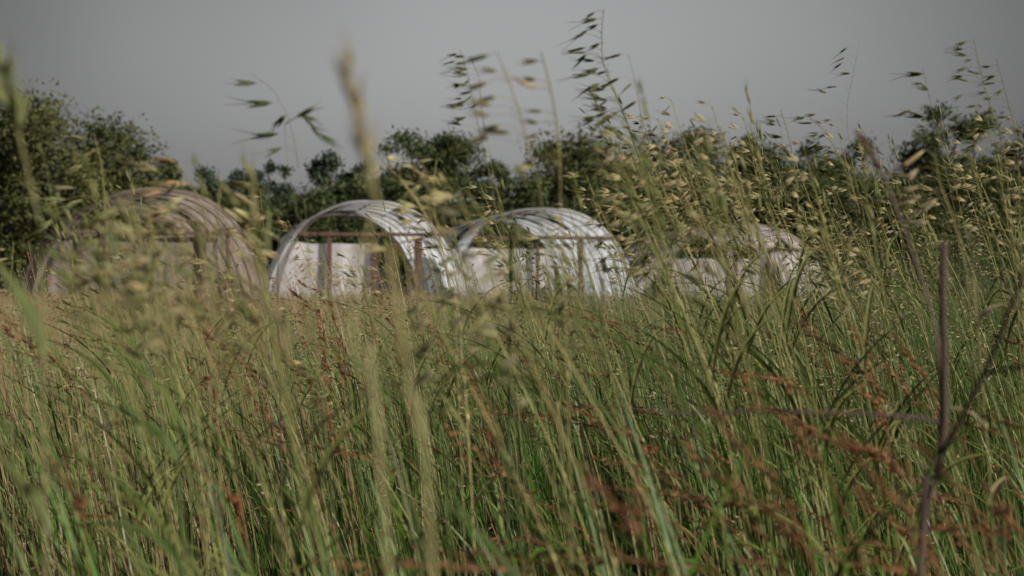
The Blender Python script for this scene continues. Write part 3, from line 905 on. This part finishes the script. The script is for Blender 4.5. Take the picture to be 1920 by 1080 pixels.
# ---- dark uprights
hero("thin dark straight stick in front of the white greenhouse's left edge", "stick", "dry_stick", [(523, 394), (522, 480), (521, 580), (524, 690), (526, 800)], 1.9, 'spike', .0024, RUSTSEED, (.045, .03, .025), (.09, .06, .05), .1, 0, .01)
hero("dark green upright stem left of the torn greenhouse's opening", "grass stalk", "grass_stalk", [(957, 432), (958, 500), (958, 580), (956, 655), (954, 760)], 1.6, 'spike', .0034, GREENSEED, (.035, .055, .015), (.05, .08, .02), .08, 3, .02)


# woody weed at the right
def woody(label, main, d, r0, r1, branches, loc_ext=True):
    P = [at(px, py, d) for px, py in main]
    a, b = P[-2], P[-1]
    k = b.z / max(.05, (a - b).z)
    P.append(b + (b - a) * min(k, 3) * .9); P[-1].z = -.02
    o = P[-1].copy(); o.z = 0
    root = thing("dead_weed", label, "dead weed", o)
    Q = smooth_path([p - o for p in P], 26)
    Q = [q + Vector((random.gauss(0, .0016), random.gauss(0, .0016), 0)) for q in Q]
    m = MB()
    for k in (5, 8, 12, 15, 19):                              # buds and stubs of broken twigs
        e = Q[k] + Vector((random.choice([-1, 1]) * random.uniform(.006, .018), random.gauss(0, .006), random.uniform(.004, .016)))
        m.tube([Q[k], Q[k].lerp(e, .6), e], [.0014, .0011, .0005], 5, (.1, .06, .05))
    rad = [r0 + (r1 - r0) * i / 25 + (r0 * .22 if i % 7 == 3 else 0) for i in range(26)]
    m.tube(Q, rad, 9, (.1, .06, .05))
    m.build("stem", M_WOODY, root)
    for pth, dd0, dd1, ra, rb in branches:
        n = len(pth)
        B = smooth_path([at(px, py, dd0 + (dd1 - dd0) * i / (n - 1)) - o for i, (px, py) in enumerate(pth)], 16)
        bm = MB()
        bm.tube(B, [ra + (rb - ra) * i / 15 + (ra * .2 if i % 5 == 2 else 0) for i in range(16)], 7, (.1, .06, .05))
        bm.build("branch", M_WOODY, root)


woody("dark woody dead weed with broken top and side twigs at the right", [(1772, 452), (1768, 560), (1772, 660), (1766, 800), (1748, 940), (1728, 1078)], 1.15, .0026, .0040,
      [([(1762, 790), (1640, 776), (1450, 772), (1300, 774), (1190, 768)], 1.15, 1.12, .0016, .0007),
       ([(1766, 850), (1800, 790), (1850, 690), (1890, 590), (1925, 500)], 1.15, 1.0, .0021, .0014),
       ([(1846, 700), (1900, 690), (1960, 680)], 1.07, 1.02, .0014, .0008)])


# rust-red sorrel / dock stalks standing out of the field
def rust_weed(label, pts, d, n=26, sp=.012, r=.0018, c=(.29, .135, .066)):
    hero(label, "seed stalk", "rusty_seed_stalk", pts, d, 'brush', r * .7, c, (.20, .17, .07), (.28, .14, .07), .28, int(n * 1.7), sp, [(.5, 2.7, .16, .010, .6, LG)], spread=.022)


rust_weed("rust-red seed stalk leaning left below the white greenhouse", [(545, 545), (580, 572), (604, 600), (612, 680), (622, 800)], 2.6, 26, .016)
rust_weed("rust-red stalk with curled tips just right of the thin dark stick", [(568, 655), (600, 632), (634, 640), (640, 720), (650, 820)], 2.6, 16, .014)
rust_weed("large blurred rust-red plume low in the centre right of the picture", [(1095, 885), (1150, 940), (1195, 1005), (1240, 1090)], .88, 24, .008, .0015, (.32, .16, .085))
rust_weed("blurred rust-red plume along the bottom right between twig and corner", [(1500, 800), (1560, 828), (1640, 850), (1700, 900), (1730, 1010)], 1.5, 30, .014)
rust_weed("slim rust-red spike halfway between the centre and the woody weed", [(1590, 610), (1622, 650), (1640, 700), (1660, 800), (1672, 900)], 1.9, 20, .013)
rust_weed("rust-brown spike leaning left in the lower left quarter", [(350, 872), (400, 898), (440, 940), (470, 1070)], 1.6, 24, .013)
rust_weed("faint rust-brown spike near the left edge low down", [(95, 855), (120, 900), (150, 960), (168, 1075)], 1.4, 18, .012)
rust_weed("rust-brown ragged stalk close below the white greenhouse's left post", [(562, 530), (592, 545), (618, 572), (640, 640), (652, 760)], 3.2, 26, .02)
rust_weed("rusty stalk standing against the white greenhouse's middle post", [(700, 545), (722, 575), (742, 620), (756, 720)], 3.4, 22, .02)
rust_weed("rusty stalk with ragged knots below the torn greenhouse", [(880, 690), (895, 735), (912, 770), (928, 830), (940, 930)], 2.0, 22, .016)
rust_weed("long rusty stem slanting right through the middle of the field", [(1062, 760), (1110, 785), (1170, 815), (1230, 860), (1290, 960)], 1.9, 22, .013)
rust_weed("rusty seed stalk in front of the torn greenhouse's dark gap", [(1000, 520), (1022, 545), (1036, 590), (1050, 690)], 4.2, 22, .026)
rust_weed("upright rust-pink spike left of the thin dark stick", [(388, 592), (394, 640), (402, 720), (412, 840)], 1.8, 20, .015, c=(.36, .18, .10))
rust_weed("wide rusty plume at the lower right corner", [(1760, 1000), (1830, 990), (1890, 1020), (1930, 1075)], 1.3, 26, .013)


# broad green leaves low in the field
def clump(label, px, py, d, n, ln, wd, c):
    o = at(px, py, d); o.z = 0
    root = thing("leafy_weed", label, "weed", o, None)
    top = max(.1, CAM_H - (py - 540) / F * d)
    s = MB(); s.tube([(0, 0, -.02), (.01, 0, top * .5), (0, 0, top)], [.0025, .002, .0012], 6, (.09, .12, .03))
    s.build("stem", M_STRAW, root)
    for i in range(n):
        a = random.uniform(0, 6.28)
        z0 = top * random.uniform(.6, 1)
        pts = [Vector((math.cos(a) * ln * t, math.sin(a) * ln * t, z0 + ln * (.7 * t - .9 * t * t))) for t in [k / 8 for k in range(9)]]
        m = MB(); m.ribbon(pts, wd, (-math.sin(a), math.cos(a), 0), jit(c), jit(c))
        m.build("leaf", M_GRASS, root)


clump("bright green broad-leaved weed low right of the rust plume", 1352, 880, 1.9, 7, .07, .022, (.13, .22, .03))
clump("green leafy weed at the bottom edge right of centre", 1335, 1010, 1.7, 8, .08, .024, (.10, .18, .03))
clump("dull green leafy weed by the woody stem's foot", 1880, 880, 1.5, 8, .10, .026, (.05, .09, .025))
clump("light green leafy weed in the low centre of the field", 1040, 1040, 1.8, 6, .06, .02, (.10, .19, .03))
# arching blurred leaves in front
hero("dark arching blade nodding right over the centre of the field", "grass stalk", "grass_stalk", [(770, 655), (800, 700), (826, 790), (840, 960)], 1.0, 'spike', .0018, GREENSEED, LG, LG, .1, 0, .02,
     [(.93, .15, .085, .010, 1.1, (.07, .085, .02)), (.9, .05, .13, .010, 1.0, (.10, .13, .03))])
hero("wide green blade leaning left in the left half of the field", "grass stalk", "grass_stalk", [(262, 640), (290, 740), (325, 880), (350, 1070)], 1.05, 'spike', .0022, GREENSEED, LG, (.14, .15, .06), .1, 0, .02,
     [(.9, 2.7, .10, .012, .8, (.08, .12, .03)), (.8, 2.9, .13, .014, .7, (.07, .11, .03)), (.7, .2, .10, .011, .4, LO)])
hero("blurred green blade pair right of the thick straw stem", "grass stalk", "grass_stalk", [(905, 720), (930, 800), (960, 930), (985, 1075)], .95, 'spike', .0020, GREENSEED, LG, LG, .1, 0, .02,
     [(.8, 2.5, .10, .010, .2, (.06, .085, .025)), (.7, 2.2, .11, .010, .1, (.05, .08, .02))])


# ------------------------------------------------------------------ the rest of the tall stalks: copies of a few kinds
def proto(kind_i):
    random.seed(100 + kind_i)
    h = 1.0
    lean = random.uniform(.10, .28)
    path = [(0, 0, -.02), (-lean * .12, .01, h * .35), (-lean * .40, .015, h * .7), (-lean * 1.0, .02, h)]
    root = thing("grass_stalk", "prototype", "grass stalk", (0, 0, 0))
    sc = [GREENSEED, STRAWSEED, (.30, .28, .13), (.46, .40, .22), DARKSEED, (.34, .33, .17), (.2, .21, .09), STRAWSEED][kind_i]
    st = [(.15, .17, .05), (.26, .24, .10), (.17, .18, .06), (.30, .26, .12)][kind_i % 4]
    lv = [(random.uniform(.35, .8), random.choice([2.6, 3.0, 3.5, .3, .8]), random.uniform(.14, .26), random.uniform(.005, .009), random.uniform(.2, .8), random.choice([LG, LO, LG, LO])) for _ in range(random.randint(2, 4))]
    build_stalk(root, path, 'oat' if kind_i % 2 else 'upright', random.uniform(.0011, .0016), sc, st, tuple(min(1, c * 1.5) for c in st), random.uniform(.10, .15), random.randint(11, 17), random.uniform(.016, .022), -1.0, lv, random.uniform(.028, .045))
    return root


def proto_rust(i):
    random.seed(300 + i)
    lean = random.uniform(.15, .35)
    path = [(0, 0, -.02), (-lean * .1, .01, .35), (-lean * .38, .01, .7), (-lean * .8, .01, .93), (-lean * 1.25, .0, .97 + .05 * (i % 2))]
    root = thing("rusty_seed_stalk", "prototype", "seed stalk", (0, 0, 0))
    c = [(.28, .13, .062), (.19, .09, .045), (.34, .19, .10)][i % 3]
    build_stalk(root, path, 'brush', .0013, c, (.19, .18, .07), (.26, .14, .06), random.uniform(.09, .15), random.randint(22, 34), random.uniform(.011, .016), -1.0,
                [(random.uniform(.3, .6), random.choice([2.7, .4]), .18, .007, .5, LG)], .024)
    return root


def proto_blade(i):
    random.seed(500 + i)
    root = thing("grass_shoot", "prototype", "grass", (0, 0, 0))
    c = [(.045, .09, .014), (.07, .14, .02), (.085, .095, .03), (.04, .062, .02), (.07, .10, .03), (.07, .125, .022)][i]
    w = random.uniform(.010, .018)
    pts = []
    ln, dr = random.uniform(.10, .24), random.uniform(.0, .06)
    for k in range(14):
        s = k / 13
        pts.append((-ln * s ** 1.7, .02 * math.sin(3 * s), -.02 + 1.02 * (s - dr * s ** 4)))
    m = MB()
    m.ribbon(pts, w, (.5, .85, 0), c, tuple(min(1, q * 1.25) for q in c))
    m.build("leaf", M_GRASS, root)
    sh = MB()
    sh.tube([Vector(p) for p in pts[:6]], [.0024, .0023, .0022, .0020, .0018, .0014], 6, c)
    sh.build("sheath", M_STRAW, root)
    return root


def copy_thing(root):
    r = root.copy(); COL.objects.link(r)
    for ch in root.children:
        c = ch.copy(); COL.objects.link(c); c.parent = r
    return r


PROTOS = [proto(i) for i in range(8)]
used = set()
random.seed(11)
# (how many, px range, tip height range in photo pixels, distance range, kinds, shared label, group)
ZONES = [
    (42, (1150, 1480), (180, 370), (2.0, 3.6), (1, 2, 4, 3, 5, 6), "pale oat stalk in the dense blurred tangle right of centre", "pale oat stalks in the tangle right of centre"),
    (16, (1180, 1450), (180, 350), (1.6, 2.4), (1, 2, 5, 6), "close pale oat stalk blurred in front of the broad tree right of centre", "close pale oat stalks right of centre"),
    (30, (1440, 1700), (240, 440), (2.0, 4.2), (0, 2, 5, 6, 3), "green-grey oat stalk in the group before the dark trees at right", "oat stalks before the dark trees at right"),
    (22, (1700, 1925), (210, 460), (1.8, 3.8), (0, 2, 5, 6, 1), "oat stalk in the loose group along the right side", "oat stalks along the right side"),
    (20, (850, 1190), (300, 510), (1.8, 4.4), (0, 1, 2, 5, 6), "oat stalk in front of the torn greenhouse and round tree", "oat stalks before the torn greenhouse"),
    (13, (540, 850), (370, 525), (1.8, 4.4), (0, 1, 2, 5), "short oat stalk in front of the white greenhouse", "oat stalks before the white greenhouse"),
    (17, (100, 480), (350, 525), (1.3, 3.2), (0, 2, 1, 6, 5), "soft oat stalk in front of the brown greenhouse", "oat stalks before the brown greenhouse"),
    (9, (90, 470), (330, 480), (.9, 1.35), (6, 2, 0, 1), "close blurred brownish oat stalk veiling the brown greenhouse", "close blurred oat stalks before the brown greenhouse"),
    (9, (880, 1200), (250, 450), (1.1, 1.6), (6, 2, 0, 5), "close blurred green oat stalk rising before the torn greenhouse", "close blurred oat stalks before the torn greenhouse"),
    (6, (-20, 120), (330, 520), (1.3, 2.5), (0, 2, 6), "green oat stalk under the big tree at the left edge", "oat stalks at the left edge"),
    (40, (0, 1920), (560, 720), (2.0, 4.4), (0, 1, 2, 3, 5, 6, 7), "low straw oat stalk standing in the front of the field", "low oat stalks in the front of the field"),
]
for (cnt, pxr, tipr, dr, kinds, lab, grp) in ZONES:
    for i in range(cnt):
        k = random.choice(kinds)
        root = PROTOS[k]
        if k in used:
            root = copy_thing(root)
        used.add(k)
        d = random.uniform(*dr)
        u = random.random()
        tip = tipr[0] + (tipr[1] - tipr[0]) * u ** .75
        hgt = CAM_H - (tip - 540) / F * d
        px = random.uniform(*pxr)
        root.location = ((px - 960) / F * d + .17 * hgt, d, 0)
        root.rotation_euler = (0, random.uniform(-.06, .05), random.uniform(-.5, .5))
        wdt = random.uniform(.9, 1.15)
        root.scale = (wdt, wdt, hgt)
        root["label"] = lab; root["group"] = grp; root["category"] = "grass stalk"

for maker, nk, sets in (
    (proto_rust, 6, [(84, (860, 1920), (545, 980), (1.7, 4.2), "rust-brown ragged seed stalk in the right half of the green field", "rusty seed stalks in the right half"),
                     (34, (1280, 1940), (740, 1000), (1.0, 2.0), "rust-brown ragged seed stalk close in front at lower right", "rusty seed stalks at lower right"),
                     (40, (20, 840), (550, 950), (1.7, 4.2), "rust-brown ragged seed stalk in the left half of the field", "rusty seed stalks in the left half")]),
    (proto_blade, 6, [(26, (-60, 620), (600, 930), (.85, 1.6), "blurred dull green grass blade close in front at lower left", "blurred blades at lower left"),
                      (28, (620, 1300), (640, 960), (.95, 1.8), "blurred green grass blade close in front at lower centre", "blurred blades at lower centre"),
                      (26, (1300, 1980), (600, 940), (.95, 1.8), "blurred green grass blade close in front at lower right", "blurred blades at lower right")])):
    pr = [maker(i) for i in range(nk)]
    seen = set()
    random.seed(nk * 31 + len(sets))
    n_all = 0
    for (cnt, pxr, tipr, dr, lab, grp) in sets:
        for i in range(cnt):
            k = n_all % nk; n_all += 1
            root = pr[k]
            if k in seen:
                root = copy_thing(root)
            seen.add(k)
            d = random.uniform(*dr)
            hgt = CAM_H - (random.uniform(*tipr) - 540) / F * d
            root.location = ((random.uniform(*pxr) - 960) / F * d + .2 * hgt, d, 0)
            root.rotation_euler = (random.uniform(-.05, .05), random.uniform(-.10, .06), random.uniform(-.6, .6) + (math.pi if maker is proto_blade and random.random() < .2 else 0))
            wdt = random.uniform(.85, 1.2)
            root.scale = (wdt, wdt, hgt)
            root["label"] = lab; root["group"] = grp
